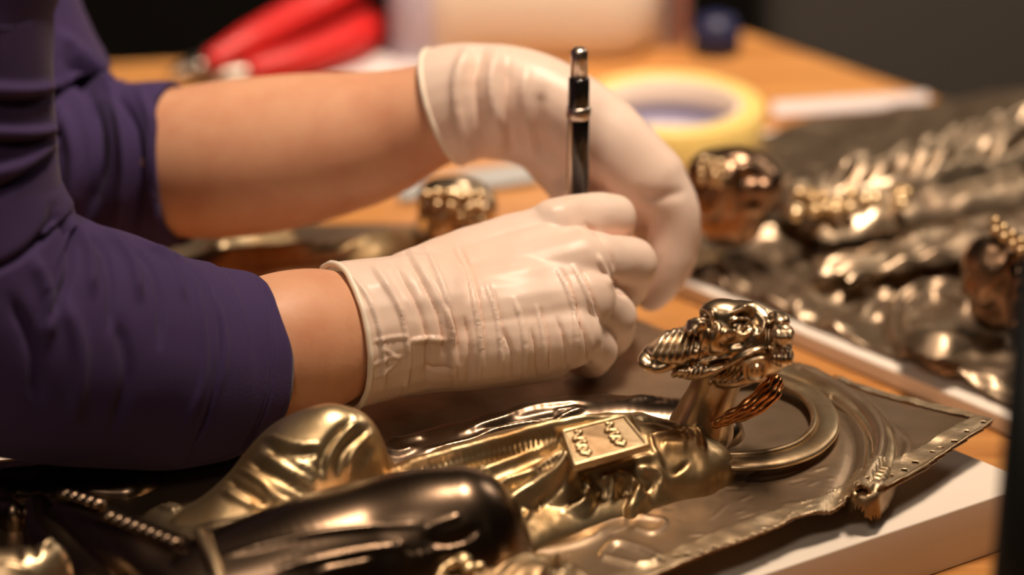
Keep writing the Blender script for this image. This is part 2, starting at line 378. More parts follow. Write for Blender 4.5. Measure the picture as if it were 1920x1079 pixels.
# rim strip along the near edge with nail holes
rimp = [(1866, 792), (1840, 812), (1800, 835), (1740, 878), (1690, 905), (1640, 936), (1600, 944), (1588, 934), (1585, 944), (1545, 958), (1500, 969), (1450, 993), (1400, 1015), (1340, 1037), (1290, 1059), (1230, 1081), (1100, 1123), (1090, 1095), (1225, 1052), (1300, 1020), (1390, 980), (1470, 950), (1540, 932), (1580, 905), (1600, 880), (1640, 875), (1690, 860), (1740, 830), (1790, 800), (1830, 785)]
rm = Relief(.02, .19, -.25, -.08, .0005, base=-1); rm.H = psamp(rm.X, rm.Y)+.0007
rm.rough(.00035, 400, 9); rm.strokes([([(1600, 915), (1630, 925), (1660, 908)], 10, .0022), ([(1592, 930), (1612, 895)], 6, .002), ([(1630, 930), (1650, 895)], 5, .0018), ([(1860, 794), (1760, 860), (1650, 925)], 4, .0008)])
holes = []
for k in range(26):
    t = k/25.; a = 1840-(1840-1240)*t; b = 803+(1062-803)*t+28*math.sin(t*math.pi)+rng.uniform(-5, 5); p = at_z(a+rng.uniform(-6, 6), b-6, PZ+.0007); holes.append(p); rm.hole |= np.hypot(rm.X-p[0], rm.Y-p[1]) < rng.uniform(.0005, .0009)
solidify(rm.build('rim', M['rim'], A, poly=[at_z(a, b, PZ)[:2] for a, b in rimp]), .0004)
tb2 = Relief(.08, .19, -.16, -.05, .0006, base=-1); tb2.H = psamp(tb2.X, tb2.Y)+.0009; tb2.rough(.0003, 420, 5)
tb2.build('top_rim', M['rim'], A, poly=[at_z(a, b, PZ)[:2] for a, b in [(1864, 791), (1760, 763), (1640, 734), (1560, 711), (1562, 722), (1640, 746), (1760, 776), (1850, 797)]])
# halo
hal = Mesh(); hp = [(1305, 872, .038), (1340, 870, .037), (1400, 870, .0375), (1460, 864, .0375), (1510, 848, .0375), (1542, 822, .0375), (1552, 795, .0375), (1542, 765, .0375), (1515, 738, .0375), (1470, 718, .0375), (1420, 705, .037), (1370, 700, .038)]
Q = catmull([at_z(*p) for p in hp], 90); w = .0036+0*Q[:, 0]; w[:12] = np.linspace(.0016, .0036, 12)
hal.add(*tube_vf(Q, w*1.15, w*.5, 20, axis=(0, 0, 1)))
Q2 = Q+[0, 0, .0]; ctr = at_z(1410, 795, .038); off = (Q-ctr); off /= np.linalg.norm(off, axis=1)[:, None]
hal.add(*tube_vf(Q-off*.0045+[0, 0, .001], w*.35, w*.35, 12, axis=(0, 0, 1)))
halo = link('halo', hal.me(), M['gold2'], A)

ab = Relief(.06, .19, -.20, -.04, .0005); ab.dome([(a, b, PZ+.0022, .0052, .0030) for a, b in ((1622, 915), (1636, 895), (1650, 862), (1652, 818), (1630, 778), (1585, 742), (1530, 712), (1450, 682))], k=0, sharp=1.6)
ab.strokes([([(1600, 935), (1625, 885), (1632, 830), (1605, 782), (1560, 745)], 3, -.001, 'n')]+[([(1618+k*5, 905-k*6), (1650+k*4, 915-k*7)], 2.5, .0006) for k in range(6)]); ab.rough(.0003, 260, 7)
ab.build('arch_band', M['gold2'], A, over=psamp)
def part(name, m, box, step, fn, st=(), rough=(0, 1), over=psamp, parent=A, rough2=None):
    r = Relief(*box, step); fn(r); r.strokes(st, .00034 if name == 'robe' else .00026)
    if rough[0]: r.rough(*rough)
    if rough2: r.rough(*rough2)
    o = r.build(name, m, parent, over=over); return o, r
# far cloak, behind the body
part('cloak', M['dark'], (-.10, .11, -.16, -.02, ), .0006, lambda r: (r.dome([(1330, 772, .042, .012, .008), (1230, 755, .044, .012, .010), (1080, 750, .046, .013, .012), (960, 778, .044, .014, .010), (820, 818, .041, .014, .008), (720, 850, .039, .012, .006)])),
     [([(1110, 752), (1000, 764), (940, 788), (860, 812)], 5, .0022), ([(1040, 790), (960, 800), (880, 828), (800, 846)], 5, .0020), ([(1060, 775), (980, 790), (900, 805)], 5, -.002), ([(1300, 760), (1250, 745), (1180, 748)], 5, .0012),
      ([(720, 822), (760, 826), (800, 820)], 5, .0012), ([(700, 842), (745, 850), (780, 842)], 5, .0014), ([(1045, 782), (1095, 768)], 4, .0014), ([(1040, 772), (1085, 764)], 3, .0014)], rough=(.0003, 260))
# robe over chest and lap
rob_st = [([(1170, 782), (1050, 800), (930, 832), (800, 868), (700, 895)], 7, .0034), ([(1050, 822), (930, 848), (820, 878), (700, 905)], 5, .0026), ([(1150, 800), (1000, 826), (880, 858), (760, 890)], 5, -.0022),
          ([(1045, 838), (980, 860), (905, 890), (850, 912)], 6, .0028), ([(1010, 838), (930, 862), (860, 886)], 5, -.0025), ([(1055, 850), (1000, 884), (930, 912)], 5, .0022), ([(1040, 868), (990, 895), (925, 925)], 6, -.0030),
          ([(1070, 838), (1052, 880), (1010, 912), (965, 942), (938, 962)], 9, .0046), ([(1036, 878), (990, 912), (945, 938)], 5, .0022), ([(1010, 880), (960, 918)], 8, -.003),
          ([(1062, 812), (1088, 832), (1085, 862), (1070, 885)], 6, .0030), ([(1045, 812), (1062, 834)], 4, -.002),
          ([(940, 962), (935, 985), (950, 1010), (930, 1040)], 7, .0026), ([(960, 955), (990, 965), (965, 990)], 5, .0012), ([(1180, 775), (1260, 778), (1305, 802), (1322, 840)], 4, .0022), ([(1190, 784), (1250, 792), (1290, 815)], 5, -.0012),
          ([(1218, 818), (1262, 812), (1290, 808), (1296, 832)], 3.5, .0020), ([(1218, 818), (1226, 846), (1240, 862)], 3.5, .0016), ([(1240, 835), (1290, 840)], 10, .0012),
          ([(1240, 862), (1262, 885), (1290, 868)], 4, -.0014), ([(1100, 885), (1180, 868), (1230, 855)], 5, .0012),
          ([(1090, 900), (1105, 922), (1090, 948), (1060, 956)], 5, .0034), ([(1115, 900), (1130, 918), (1120, 935)], 5, -.0026), ([(1130, 896), (1150, 905), (1150, 928)], 5, .0026), ([(1145, 892), (1180, 898), (1198, 918), (1186, 935)], 5, .0034), ([(1205, 890), (1222, 905), (1208, 922)], 5, -.0022), ([(1200, 882), (1232, 886), (1244, 904), (1232, 916)], 5, .0034), ([(1160, 925), (1172, 915)], 8, -.003),
          ([(700, 915), (760, 905), (820, 895)], 5, -.0016), ([(640, 930), (700, 925), (760, 915)], 5, .0016), ([(1062, 880), (1040, 925), (1000, 955)], 6, -.0022), ([(1050, 915), (1020, 945)], 7, .0012)]
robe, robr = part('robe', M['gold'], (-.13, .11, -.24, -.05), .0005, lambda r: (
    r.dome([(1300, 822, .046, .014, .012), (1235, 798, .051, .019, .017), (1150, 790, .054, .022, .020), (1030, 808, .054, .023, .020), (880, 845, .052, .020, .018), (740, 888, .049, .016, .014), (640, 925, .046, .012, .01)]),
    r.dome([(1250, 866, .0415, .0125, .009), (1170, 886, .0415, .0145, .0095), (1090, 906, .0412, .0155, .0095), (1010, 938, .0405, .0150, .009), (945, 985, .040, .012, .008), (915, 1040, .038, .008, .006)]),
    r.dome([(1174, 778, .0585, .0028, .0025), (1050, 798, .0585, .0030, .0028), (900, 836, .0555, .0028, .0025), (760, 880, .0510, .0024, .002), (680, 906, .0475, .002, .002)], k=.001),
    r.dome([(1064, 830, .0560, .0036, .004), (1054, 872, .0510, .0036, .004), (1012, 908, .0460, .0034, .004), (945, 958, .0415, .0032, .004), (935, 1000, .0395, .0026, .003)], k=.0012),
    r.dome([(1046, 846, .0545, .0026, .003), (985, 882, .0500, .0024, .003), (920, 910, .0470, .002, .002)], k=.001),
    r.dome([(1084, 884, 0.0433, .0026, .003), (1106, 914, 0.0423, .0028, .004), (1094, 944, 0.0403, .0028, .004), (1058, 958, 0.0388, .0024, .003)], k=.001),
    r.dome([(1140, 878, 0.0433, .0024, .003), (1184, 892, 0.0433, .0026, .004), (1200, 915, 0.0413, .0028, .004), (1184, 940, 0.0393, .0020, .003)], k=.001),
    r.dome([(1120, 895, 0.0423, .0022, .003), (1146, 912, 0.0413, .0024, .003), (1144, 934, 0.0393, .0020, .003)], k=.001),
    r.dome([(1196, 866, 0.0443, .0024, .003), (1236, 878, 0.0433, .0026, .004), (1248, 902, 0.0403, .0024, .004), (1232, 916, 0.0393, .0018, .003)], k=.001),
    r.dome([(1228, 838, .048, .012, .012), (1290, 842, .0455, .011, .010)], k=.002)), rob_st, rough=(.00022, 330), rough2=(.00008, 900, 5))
# book held on the chest
def at_list(L): return [at_z(*p) for p in L]
BT = .0028
bc = at_list([(1050, 808, .0590), (1172, 777, .0600), (1222, 836, .0560), (1074, 877, .0540)])
def slab(c, th, seg=10):
    c = np.array(c); n = np.cross(c[1]-c[0], c[3]-c[0]); n /= np.linalg.norm(n); n *= np.sign(n[2]); return c, n
c4, bn = slab(bc, .004)
bk = Mesh().add(np.vstack([c4, c4-bn*BT]), [(0, 1, 2, 3), (4, 5, 6, 7), (0, 1, 5, 4), (1, 2, 6, 5), (2, 3, 7, 6), (3, 0, 4, 7)]).me()
book = link('book', bk, M['gold2'], A, smooth=False); bv = book.modifiers.new('bevel', 'BEVEL'); bv.width = .0007; bv.segments = 3
def buv(u, v, h=0): return (c4[0]*(1-u)+c4[1]*u)*(1-v)+(c4[3]*(1-u)+c4[2]*u)*v+bn*h
fr = Mesh(); loop = [buv(.04, .05), buv(.96, .05), buv(.96, .95), buv(.04, .95), buv(.04, .05)]
for i in range(4): fr.chain([loop[i], loop[i+1]], [.0007, .0007], seg=8)
link('book_frame', fr.me(), M['gold'], book)
for u0 in (.20, .66):
    orn = Mesh(); pts = []
    for k in range(40):
        t = k/39.; pts.append(buv(u0+.07*math.sin(t*20)*(.4+.6*math.sin(t*3.1)), .16+.66*t, .0006))
    orn.add(*tube_vf(pts, np.full(40, .00065), np.full(40, .0006), 8))
    for k in range(5): orn.ball(buv(u0+.05*(-1)**k, .2+.14*k, .0006), (.0012, .0012, .0009), 10)
    link('ornament', orn.me(), M['gold'], book)
# near leg
leg_st = [([(420, 1042), (560, 1010), (700, 990), (790, 985)], 5, .0026), ([(800, 990), (830, 980), (860, 970)], 4, .0024), ([(520, 1070), (640, 1045), (760, 1022)], 5, .0024),
          ([(760, 1050), (820, 1035), (880, 1016)], 4, .003), ([(745, 1020), (755, 1035), (770, 1052)], 5, .002), ([(600, 1075), (680, 1060), (700, 1050)], 5, .0024), ([(800, 1008), (850, 1012), (895, 990)], 8, -.003)]
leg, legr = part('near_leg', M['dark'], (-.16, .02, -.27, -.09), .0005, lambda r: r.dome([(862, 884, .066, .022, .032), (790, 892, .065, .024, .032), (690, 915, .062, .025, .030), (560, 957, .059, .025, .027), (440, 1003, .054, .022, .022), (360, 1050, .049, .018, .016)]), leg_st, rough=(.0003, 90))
leg['label'] = 'dark polished leg with a rounded knee'
# gilded hem round the knee
hm = Mesh(); hq = catmull([at_z(*p) for p in [(905, 880, .062), (922, 905, .058), (928, 940, .053), (922, 975, .048), (905, 1010, .044), (885, 1035, .041), (868, 1055, .039), (850, 1075, .038)]], 50)
hm.add(*tube_vf(hq, np.linspace(.0010, .0026, 50), np.linspace(.0009, .002, 50), 14)); hq2 = hq+np.array([.0035, -.0015, -.004])*np.linspace(.4, 1.6, 50)[:, None]
hm.add(*tube_vf(hq2, np.linspace(.001, .0026, 50), np.linspace(.001, .0022, 50), 14)); link('hem', hm.me(), M['gold'], A)
# far knee
fk_st = [([(672, 790), (640, 825), (618, 862), (614, 888)], 5, .0036), ([(655, 790), (620, 822), (600, 862), (603, 890)], 7, -.0030), ([(700, 815), (668, 850), (655, 885)], 6, .0030), ([(690, 800), (640, 845), (632, 890)], 6, -.0020), ([(700, 850), (690, 880), (680, 900)], 4, .0022),
         ([(500, 820), (545, 832), (600, 838)], 6, .0028), ([(500, 838), (545, 850), (598, 848)], 7, -.0030), ([(490, 852), (540, 880), (600, 915)], 5, .0034), ([(470, 862), (520, 892), (580, 925)], 7, -.0030), ([(450, 880), (490, 905), (520, 935), (560, 948)], 5, .0034), ([(430, 900), (470, 922), (500, 945)], 6, -.0026), ([(420, 925), (450, 940), (480, 955)], 6, .0030),
         ([(545, 862), (580, 880), (600, 905)], 5, .0016), ([(600, 925), (650, 930), (700, 915)], 5, -.002)]
fk, fkr = part('far_leg', M['gold'], (-.15, -.02, -.25, -.08), .0005, lambda r: (r.dome([(650, 768, .070, .014, .030), (610, 764, .071, .018, .034), (560, 790, .067, .020, .030), (500, 862, .057, .018, .022), (440, 920, .050, .016, .016), (370, 962, .044, .012, .01)]), r.dome([(680, 830, .056, .012, .02), (660, 880, .048, .014, .013), (600, 930, .044, .012, .01)])), fk_st, rough=(.0002, 200))
# fan of narrow folds and throne
tf_st = [([(375, 985+i*9), (440, 972+i*8), (545, 950+i*6)], 3.2, .0022) for i in range(4)]+[([(300+i*12, 950-i*3), (330+i*12, 960-i*3)], 4, .0018) for i in range(5)]
part('skirt_folds', M['gold2'], (-.17, -.05, -.25, -.10), .0005, lambda r: r.dome([(560, 948, .047, .010, .01), (470, 968, .047, .013, .012), (385, 985, .044, .012, .010), (310, 955, .040, .008, .006)]), tf_st, rough=(.0002, 300))
th_st = [([(95, 918), (180, 925), (270, 955), (345, 985), (400, 1010)], 6, .0018), ([(110, 950), (200, 985), (300, 1025), (380, 1060), (420, 1085)], 6, .0030), ([(150, 945), (250, 985), (330, 1012)], 8, -.0020)]
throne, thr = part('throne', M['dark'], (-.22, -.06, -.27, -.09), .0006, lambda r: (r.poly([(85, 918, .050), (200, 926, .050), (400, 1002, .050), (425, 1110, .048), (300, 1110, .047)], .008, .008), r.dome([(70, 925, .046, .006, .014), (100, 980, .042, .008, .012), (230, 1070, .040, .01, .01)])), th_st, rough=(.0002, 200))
for k in range(9):
    t = k/8.; b = Mesh().ball(at_z(205+t*120, 968+t*48, .0510), (.0032, .0024, .0016), 12).me(); link('bead', b, M['dark'], throne)
for k in range(5):
    t = k/4.; b = Mesh().ball(at_z(122+t*60, 926+t*18, .0505), (.0030, .0022, .0016), 12).me(); link('bead', b, M['dark'], throne)
fb = Mesh(); fb.add(*tube_vf(catmull([at_z(*p) for p in [(372, 1000, .053), (388, 1030, .053), (402, 1060, .052), (412, 1095, .050)]], 20), np.full(20, .0016), np.full(20, .0016), 12)); fb.add(*tube_vf(catmull([at_z(*p) for p in [(392, 1005, .053), (402, 1040, .053), (420, 1095, .050)]], 20), np.full(20, .0010), np.full(20, .0010), 12)); link('binding', fb.me(), M['gold2'], A)
# footstool ornaments at the left edge
part('foot', M['gold2'], (-.24, -.13, -.27, -.11), .0006, lambda r: (r.dome([(95, 1020, .050, .006, .012), (40, 1035, .050, .010, .014), (-20, 1040, .050, .012, .014)]), r.dome([(70, 1050, .045, .008, .01), (0, 1060, .045, .008, .01)])),
     [([(80, 1030), (100, 1015)], 6, .002), ([(30, 1020), (40, 1050)], 5, -.002), ([(60, 1015), (70, 1045)], 5, -.002), ([(0, 1060), (60, 1070)], 4, .002)], rough=(.0003, 300))
part('foot', M['dark'], (-.26, -.10, -.24, -.05), .0007, lambda r: (r.dome([(-60, 880, .040, .012, .01), (60, 868, .040, .012, .008), (240, 872, .040, .012, .008)]), r.dome([(-20, 920, .040, .008, .008), (25, 940, .042, .005, .009)])), [([(-20, 905), (15, 920), (25, 940)], 5, .002), ([(0, 880), (90, 875), (180, 868)], 4, .0015)], rough=(.0003, 200))
# flower emblem at the bottom edge
em_st = [([(870, 1055), (930, 1030), (1000, 1022), (1070, 1040)], 4, .002), ([(930, 1070), (990, 1045), (1040, 1050)], 5, .0016)]+[([(1045, 1065), (1045+22*math.cos(a), 1065+14*math.sin(a))], 4, .0018, 'n') for a in np.linspace(0, 6.28, 8)[:-1]]
part('emblem', M['gold2'], (-.04, .06, -.27, -.17), .0005, lambda r: (r.dome([(850, 1085, .044, .012, .01), (930, 1058, .044, .013, .010), (1010, 1055, .043, .012, .009), (1060, 1070, .042, .010, .007)]), r.dome([(1045, 1066, .045, .006, .006)], k=.001)), em_st, rough=(.0004, 400))
# small clasp by the knee
cb = Mesh()
for (a, b, z, r) in ((868, 1052, .047, .0030), (888, 1046, .046, .0022), (905, 1050, .045, .0018), (878, 1066, .046, .0026), (850, 1058, .046, .0022), (898, 1062, .045, .0018)): cb.ball(at_z(a, b, z), (r, r, r*.8), 14)
cq = catmull([at_z(*p) for p in [(822, 1085, .046), (830, 1068, .047), (848, 1056, .048), (870, 1050, .047)]], 16); cb.add(*tube_vf(cq, np.full(16, .0012), np.full(16, .0012), 10)); link('clasp', cb.me(), M['gold'], A)

# ---- head of the front figure (high relief)
HY = -.128
def hp(X, Y, dy=0): return at_y(1180+X/3.853, 540+Y/3.853, HY+dy)
hR = lambda r: r/3.853*mpp(hp(600, 500))
hd = Mesh()
def hb(X, Y, dy, rx, ry=None, rz=None, rot=0):
    bm = bmesh.new(); bmesh.ops.create_uvsphere(bm, u_segments=28, v_segments=18, radius=1); V = np.array([v.co[:] for v in bm.verts]); F = [tuple(v.index for v in f.verts) for f in bm.faces]; bm.free()
    V = V*np.array([hR(rx), hR(rz or rx), hR(ry or rx)]); c, s = math.cos(rot), math.sin(rot)
    V = np.c_[V[:, 0]*c-V[:, 2]*s, V[:, 1], V[:, 0]*s+V[:, 2]*c]; hd.add(V+hp(X, Y, dy), F)
hb(800, 350, .004, 345, 262, 285, -.08)       # skull
hb(975, 400, .004, 205, 245, 260)             # crown
hb(560, 430, .002, 260, 190, 230, .30)        # jaw
hb(330, 440, -.002, 240, 120, 200, .48)       # beard
hb(175, 485, -.002, 108, 70, 140, .40)
hb(520, 560, -.004, 210, 80, 160, .25)
hb(700, 190, .000, 200, 110, 130, -.10)       # brow / nose bridge
hb(585, 215, -.004, 50, 58, 60)               # nose tip
hb(470, 275, -.006, 80, 50, 90, .4)           # upper lip
hb(1110, 335, -.012, 84, 74, 110); hb(1105, 492, -.010, 88, 78, 110); hb(1085, 235, -.002, 80, 60, 110)      # hair rolls
hb(830, 610, .000, 230, 85, 150, .38)
hd.chain([hp(660, 590, .008), hp(610, 740, .008), hp(560, 880, .008), hp(520, 1010, .008)], [hR(190), hR(180), hR(210), hR(250)])
hb(620, 330, -.002, 150, 150, 190)
hme = fuse(hd.me(), .00042, 30)
Z = lambda L: [(1180+a/3.853, 540+b/3.853) for a, b in L]
hs = [(Z([(75, 470), (110, 550), (200, 598), (320, 618), (440, 606)]), 5, .0022), (Z([(120, 455), (160, 530), (260, 568), (350, 565)]), 4.5, -.0018), (Z([(85, 440), (160, 370), (260, 285), (350, 238), (440, 235)]), 4, .0014)]
for k in range(7):      # beard locks
    t = k/6.; hs.append((Z([(170+t*300, 512-abs(t-.4)*20), (215+t*280, 425+t*12), (285+t*230, 305+t*26)]), 3.4, .0015, 'n'))
    hs.append((Z([(188+t*300, 516-abs(t-.4)*20), (233+t*280, 430+t*12), (306+t*230, 312+t*26)]), 2.4, -.0012, 'n'))
hs += [(Z([(470, 240), (530, 275), (545, 360), (525, 440), (510, 505)]), 3.6, .0030), (Z([(500, 300), (505, 380), (480, 450)]), 3, -.0014), (Z([(572, 320), (562, 400), (570, 470)]), 3.4, -.0016),
       (Z([(450, 205), (510, 190), (560, 230), (582, 290)]), 6, -.0075), (Z([(470, 195), (530, 205), (565, 250)]), 5, -.0060), (Z([(590, 165), (600, 200), (585, 240)]), 3.5, .0014),
       (Z([(620, 250), (645, 290), (635, 340)]), 4, .0012), (Z([(660, 328), (710, 325), (770, 328)]), 9, .0016), (Z([(640, 405), (720, 415), (830, 390)]), 8, -.0012),
       (Z([(725, 245), (785, 218), (850, 228), (890, 275)]), 3.4, .0022), (Z([(740, 310), (790, 338), (850, 335), (885, 305)]), 3.2, .0016), (Z([(745, 285), (760, 255), (820, 245), (860, 270)]), 2.6, -.0016), (Z([(815, 285), (835, 295)]), 5.5, .0024),
       (Z([(740, 175), (840, 160), (925, 195), (965, 255), (945, 330), (915, 345)]), 4.5, .0028), (Z([(770, 205), (850, 192), (905, 235), (920, 290)]), 4, -.0016),
       (Z([(1010, 190), (1018, 300), (1012, 420), (1012, 560)]), 5, -.0040), (Z([(1015, 412), (1100, 412), (1190, 415)]), 3.6, -.0040), (Z([(1030, 262), (1100, 262), (1180, 290)]), 3.2, -.0026)]
for k in range(5):
    hs.append((Z([(1042+k*29, 295), (1048+k*29, 340), (1046+k*29, 390)]), 2, .0010)); hs.append((Z([(1042+k*29, 440), (1048+k*29, 490), (1046+k*29, 555)]), 2, .0010))
hs += [(Z([(1000, 435), (900, 455), (800, 500), (700, 555), (600, 610)]), 4, .0034), (Z([(990, 470), (880, 500), (760, 560), (640, 625)]), 3.6, -.0026), (Z([(730, 490), (640, 500), (540, 540), (450, 550)]), 3.6, .0026), (Z([(720, 520), (620, 535), (520, 575)]), 3, -.0020)]
for k in range(6): hs.append((Z([(560-k*30, 560+k*4), (520-k*32, 590+k*5), (495-k*32, 640)]), 2.4, .0014, 'n')); hs.append((Z([(575-k*30, 565+k*4), (536-k*32, 598+k*5), (510-k*32, 645)]), 2.0, -.0012, 'n'))
for k in range(5): hs.append((Z([(830-k*42, 545+k*18), (800-k*42, 600+k*15), (750-k*40, 660+k*6)]), 2.8, .0016, 'n')); hs.append((Z([(848-k*42, 552+k*18), (818-k*42, 608+k*15), (768-k*40, 668+k*6)]), 2.2, -.0014, 'n'))
hs += [(Z([(870, 90), (980, 125), (1070, 180)]), 4, .0016), (Z([(830, 125), (930, 150), (1000, 205)]), 3.4, -.0014), (Z([(800, 150), (860, 165)]), 5, .0012)]
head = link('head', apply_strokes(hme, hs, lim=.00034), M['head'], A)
# ear
er = Mesh(); ep = [hp(*q, -.0165) for q in ((835, 545), (900, 520), (975, 515), (985, 580), (960, 650), (880, 668), (838, 640), (835, 545))]
er.chain(ep, [hR(15)]*8, n=6, seg=10)
for k in range(3): er.chain([hp(868+k*36, 560-k*4, -.0165), hp(866+k*36, 625-k*4, -.0165)], [hR(12)]*2, seg=10)
er.chain([hp(900, 600, -.011), hp(920, 595, -.011)], [hR(62), hR(62)], seg=16); link('ear', er.me(), M['head'], A)
# hair falling behind the neck, copper toned
hr = Mesh()
for k, (a, b, r) in enumerate(((0, 0, 26), (35, 22, 22), (-30, -14, 22), (60, 50, 18))):
    q = catmull([hp(1050+a*.6, 660+b, .004), hp(990+a, 745+b, -.001), hp(860+a, 860+b*.8, -.004), hp(730+a*.8, 930+b*.5, -.004), hp(625+a*.4, 990, -.004)], 50); t = np.linspace(0, 1, 50)
    rr = hR(r)*1.7*(1+.16*np.sin(t*26+k))*(1-.35*t); hr.add(*tube_vf(q, rr, rr, 12))
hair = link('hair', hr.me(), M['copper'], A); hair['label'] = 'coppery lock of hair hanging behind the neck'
# ================================================================== BLURRED RELIEF AT RIGHT
BZ = .010
B = thing('icon_relief', 'blurred bronze relief at right with two heads and feathered folds, behind the white board edge', 'relief', tuple(at_z(1650, 480, .0078)))
BO = [at_z(a, b, BZ)[:2] for a, b in ((1262, 505), (1330, 530), (1900, 762), (2260, 920), (2400, 200), (1960, 158), (1850, 172), (1700, 194), (1560, 212), (1450, 240), (1320, 285))]
bp_ = Relief(.04, .40, -.13, .36, .0012, base=BZ); bp_.rough(.0012, 90, 2).rough(.0008, 240, 6)
bst = []
for (cx, cy, rx, ry) in ((1760, 610, 88, 75), (1760, 610, 66, 56)):
    bst.append(([(cx+rx*math.cos(a), cy-ry*math.sin(a)) for a in np.linspace(.6, 4.0, 14)], 7, .0035, 'n'))
bst += [([(1390, 445), (1470, 432), (1590, 425)], 7, .0045), ([(1330, 480), (1400, 540), (1500, 590), (1620, 630)], 5, .003), ([(1300, 470), (1380, 560), (1500, 625), (1650, 680)], 5, .0026),
        ([(1690, 668), (1780, 700), (1900, 730)], 8, .005), ([(1600, 540), (1700, 520), (1850, 490)], 6, .004), ([(1560, 560), (1620, 550), (1690, 560)], 7, .004), ([(1600, 435), (1700, 405), (1850, 340), (1920, 310)], 7, -.004)]
for k in range(16):
    a = rng.uniform(1330, 1650); b = rng.uniform(460, 600); bst.append(([(a, b), (a+rng.uniform(20, 60), b+rng.uniform(-25, 10))], rng.uniform(5, 9), rng.uniform(-.002, .004)))
bp_.strokes(bst, .0005); bs = bp_.sampler()
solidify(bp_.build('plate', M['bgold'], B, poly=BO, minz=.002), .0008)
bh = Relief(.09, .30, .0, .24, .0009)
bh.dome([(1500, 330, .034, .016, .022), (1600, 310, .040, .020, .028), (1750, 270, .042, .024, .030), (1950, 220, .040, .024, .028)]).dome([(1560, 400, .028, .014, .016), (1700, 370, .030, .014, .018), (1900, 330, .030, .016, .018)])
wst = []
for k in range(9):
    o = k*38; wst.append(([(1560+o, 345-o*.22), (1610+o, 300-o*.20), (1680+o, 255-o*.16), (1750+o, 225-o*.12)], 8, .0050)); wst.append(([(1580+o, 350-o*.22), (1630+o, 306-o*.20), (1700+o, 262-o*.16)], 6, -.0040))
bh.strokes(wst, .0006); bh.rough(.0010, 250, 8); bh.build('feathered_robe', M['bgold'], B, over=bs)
br = Relief(.07, .26, -.08, .12, .0009)
br.dome([(1560, 490, .022, .014, .010), (1660, 470, .024, .016, .012), (1800, 430, .026, .018, .014), (1950, 400, .026, .02, .014)]).dome([(1480, 520, .019, .010, .008), (1590, 520, .020, .009, .008)]).dome([(1760, 620, .026, .016, .014)])
br.strokes([([(1540, 500), (1650, 470), (1790, 420)], 9, .004), ([(1560, 530), (1680, 500), (1800, 470)], 8, .003), ([(1600, 480), (1720, 450), (1850, 410)], 7, -.003), ([(1700, 600), (1760, 590), (1820, 610)], 8, -.002)]); br.rough(.0014, 220, 3)
br.build('robe', M['bgold'], B, over=bs)
for k in range(26):
    a = 1490+rng.uniform(0, 215); b = 372+rng.uniform(-26, 30)-(a-1490)*.06; p = at_z(a, b, .032)
    link('bead', Mesh().ball(p, (.0035, .0035, .003), 12).me(), M['gold'], B)
def blur_head(cx, cy, y, r, m, parent, seed, curls):
    h = Mesh(); c = at_y(cx, cy, y); s = r*mpp(c)
    h.ball(c, (s*1.05, s*.85, s*.9)); h.ball(c+[-s*.1, 0, -s*.75], (s*.72, s*.6, s*.65)); h.ball(c+[s*.5, -s*.25, s*.15], (s*.55, s*.5, s*.5)); h.ball(c+[-s*.45, 0, s*.25], (s*.6, s*.6, s*.6)); h.ball(c+[s*.1, -.2*s, -s*.6], (s*.6, s*.55, s*.7)); h.ball(c+[.75*s, -s*.35, s*.2], (s*.22, s*.2, s*.3))
    me = fuse(h.me(), .0018, 4); st = []
    for k in range(9):
        t = k/8.; st.append(([(cx-r*.95+t*r*.5, cy+r*.35+t*r*.3), (cx-r*.75+t*r*.7, cy-r*.1), (cx-r*.5+t*r*.75, cy-r*.55+t*r*.1)], 4, .0024, 'n'))
    st += [([(cx+r*.25, cy-r*.15), (cx+r*.5, cy-r*.25), (cx+r*.7, cy-r*.1)], 6, -.003), ([(cx+r*.3, cy+r*.35), (cx+r*.6, cy+r*.3)], 6, -.003), ([(cx+r*.1, cy-r*.6), (cx+r*.2, cy), (cx+r*.1, cy+r*.6)], 6, -.003)]
    o = link('head', apply_strokes(me, st, lim=.0006), m, parent)
    for (a, b, rr) in curls:
        q = at_y(a, b, y-math.sqrt(max((s*1.02)**2-((a-cx)**2+(b-cy)**2)*mpp(c)**2, 0))*.85); link('curl', Mesh().ball(q, (rr*mpp(q),)*3, 12).me(), M['gold'], o)
    return o
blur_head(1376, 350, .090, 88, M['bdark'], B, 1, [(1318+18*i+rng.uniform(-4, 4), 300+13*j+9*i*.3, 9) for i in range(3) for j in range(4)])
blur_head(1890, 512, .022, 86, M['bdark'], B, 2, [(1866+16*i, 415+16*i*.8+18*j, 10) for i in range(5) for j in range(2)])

# ================================================================== BLURRED RELIEF BETWEEN THE FOREARMS
CZ = .012
Cc = thing('icon_relief', 'blurred gilded relief seen between the two forearms, with a knobbly head', 'relief', tuple(at_z(600, 470, .0)))
cpp = Relief(-.20, .03, -.02, .13, .0012, base=CZ); cpp.rough(.0012, 110, 3)
solidify(cpp.build('plate', M['plate'], Cc, poly=[at_z(a, b, CZ)[:2] for a, b in ((230, 560), (760, 490), (985, 425), (820, 372), (640, 395), (120, 480))], minz=.002), .008)
csp = cpp.sampler()
cr_ = Relief(-.20, .03, -.02, .14, .0009)
cr_.dome([(330, 500, .028, .016, .018), (450, 462, .034, .016, .022), (560, 462, .036, .016, .024), (680, 448, .034, .015, .022), (760, 430, .028, .012, .016)]).dome([(420, 448, .030, .010, .014), (520, 425, .028, .010, .014)])
cr_.strokes([([(400, 480), (520, 468), (620, 450)], 8, .003), ([(430, 455), (560, 440), (700, 425)], 7, -.003), ([(640, 470), (700, 440), (760, 440)], 6, .003), ([(420, 500), (560, 492), (700, 470)], 6, -.003)]); cr_.rough(.0006, 150, 2); cr_.build('robe', M['gold'], Cc, over=csp)
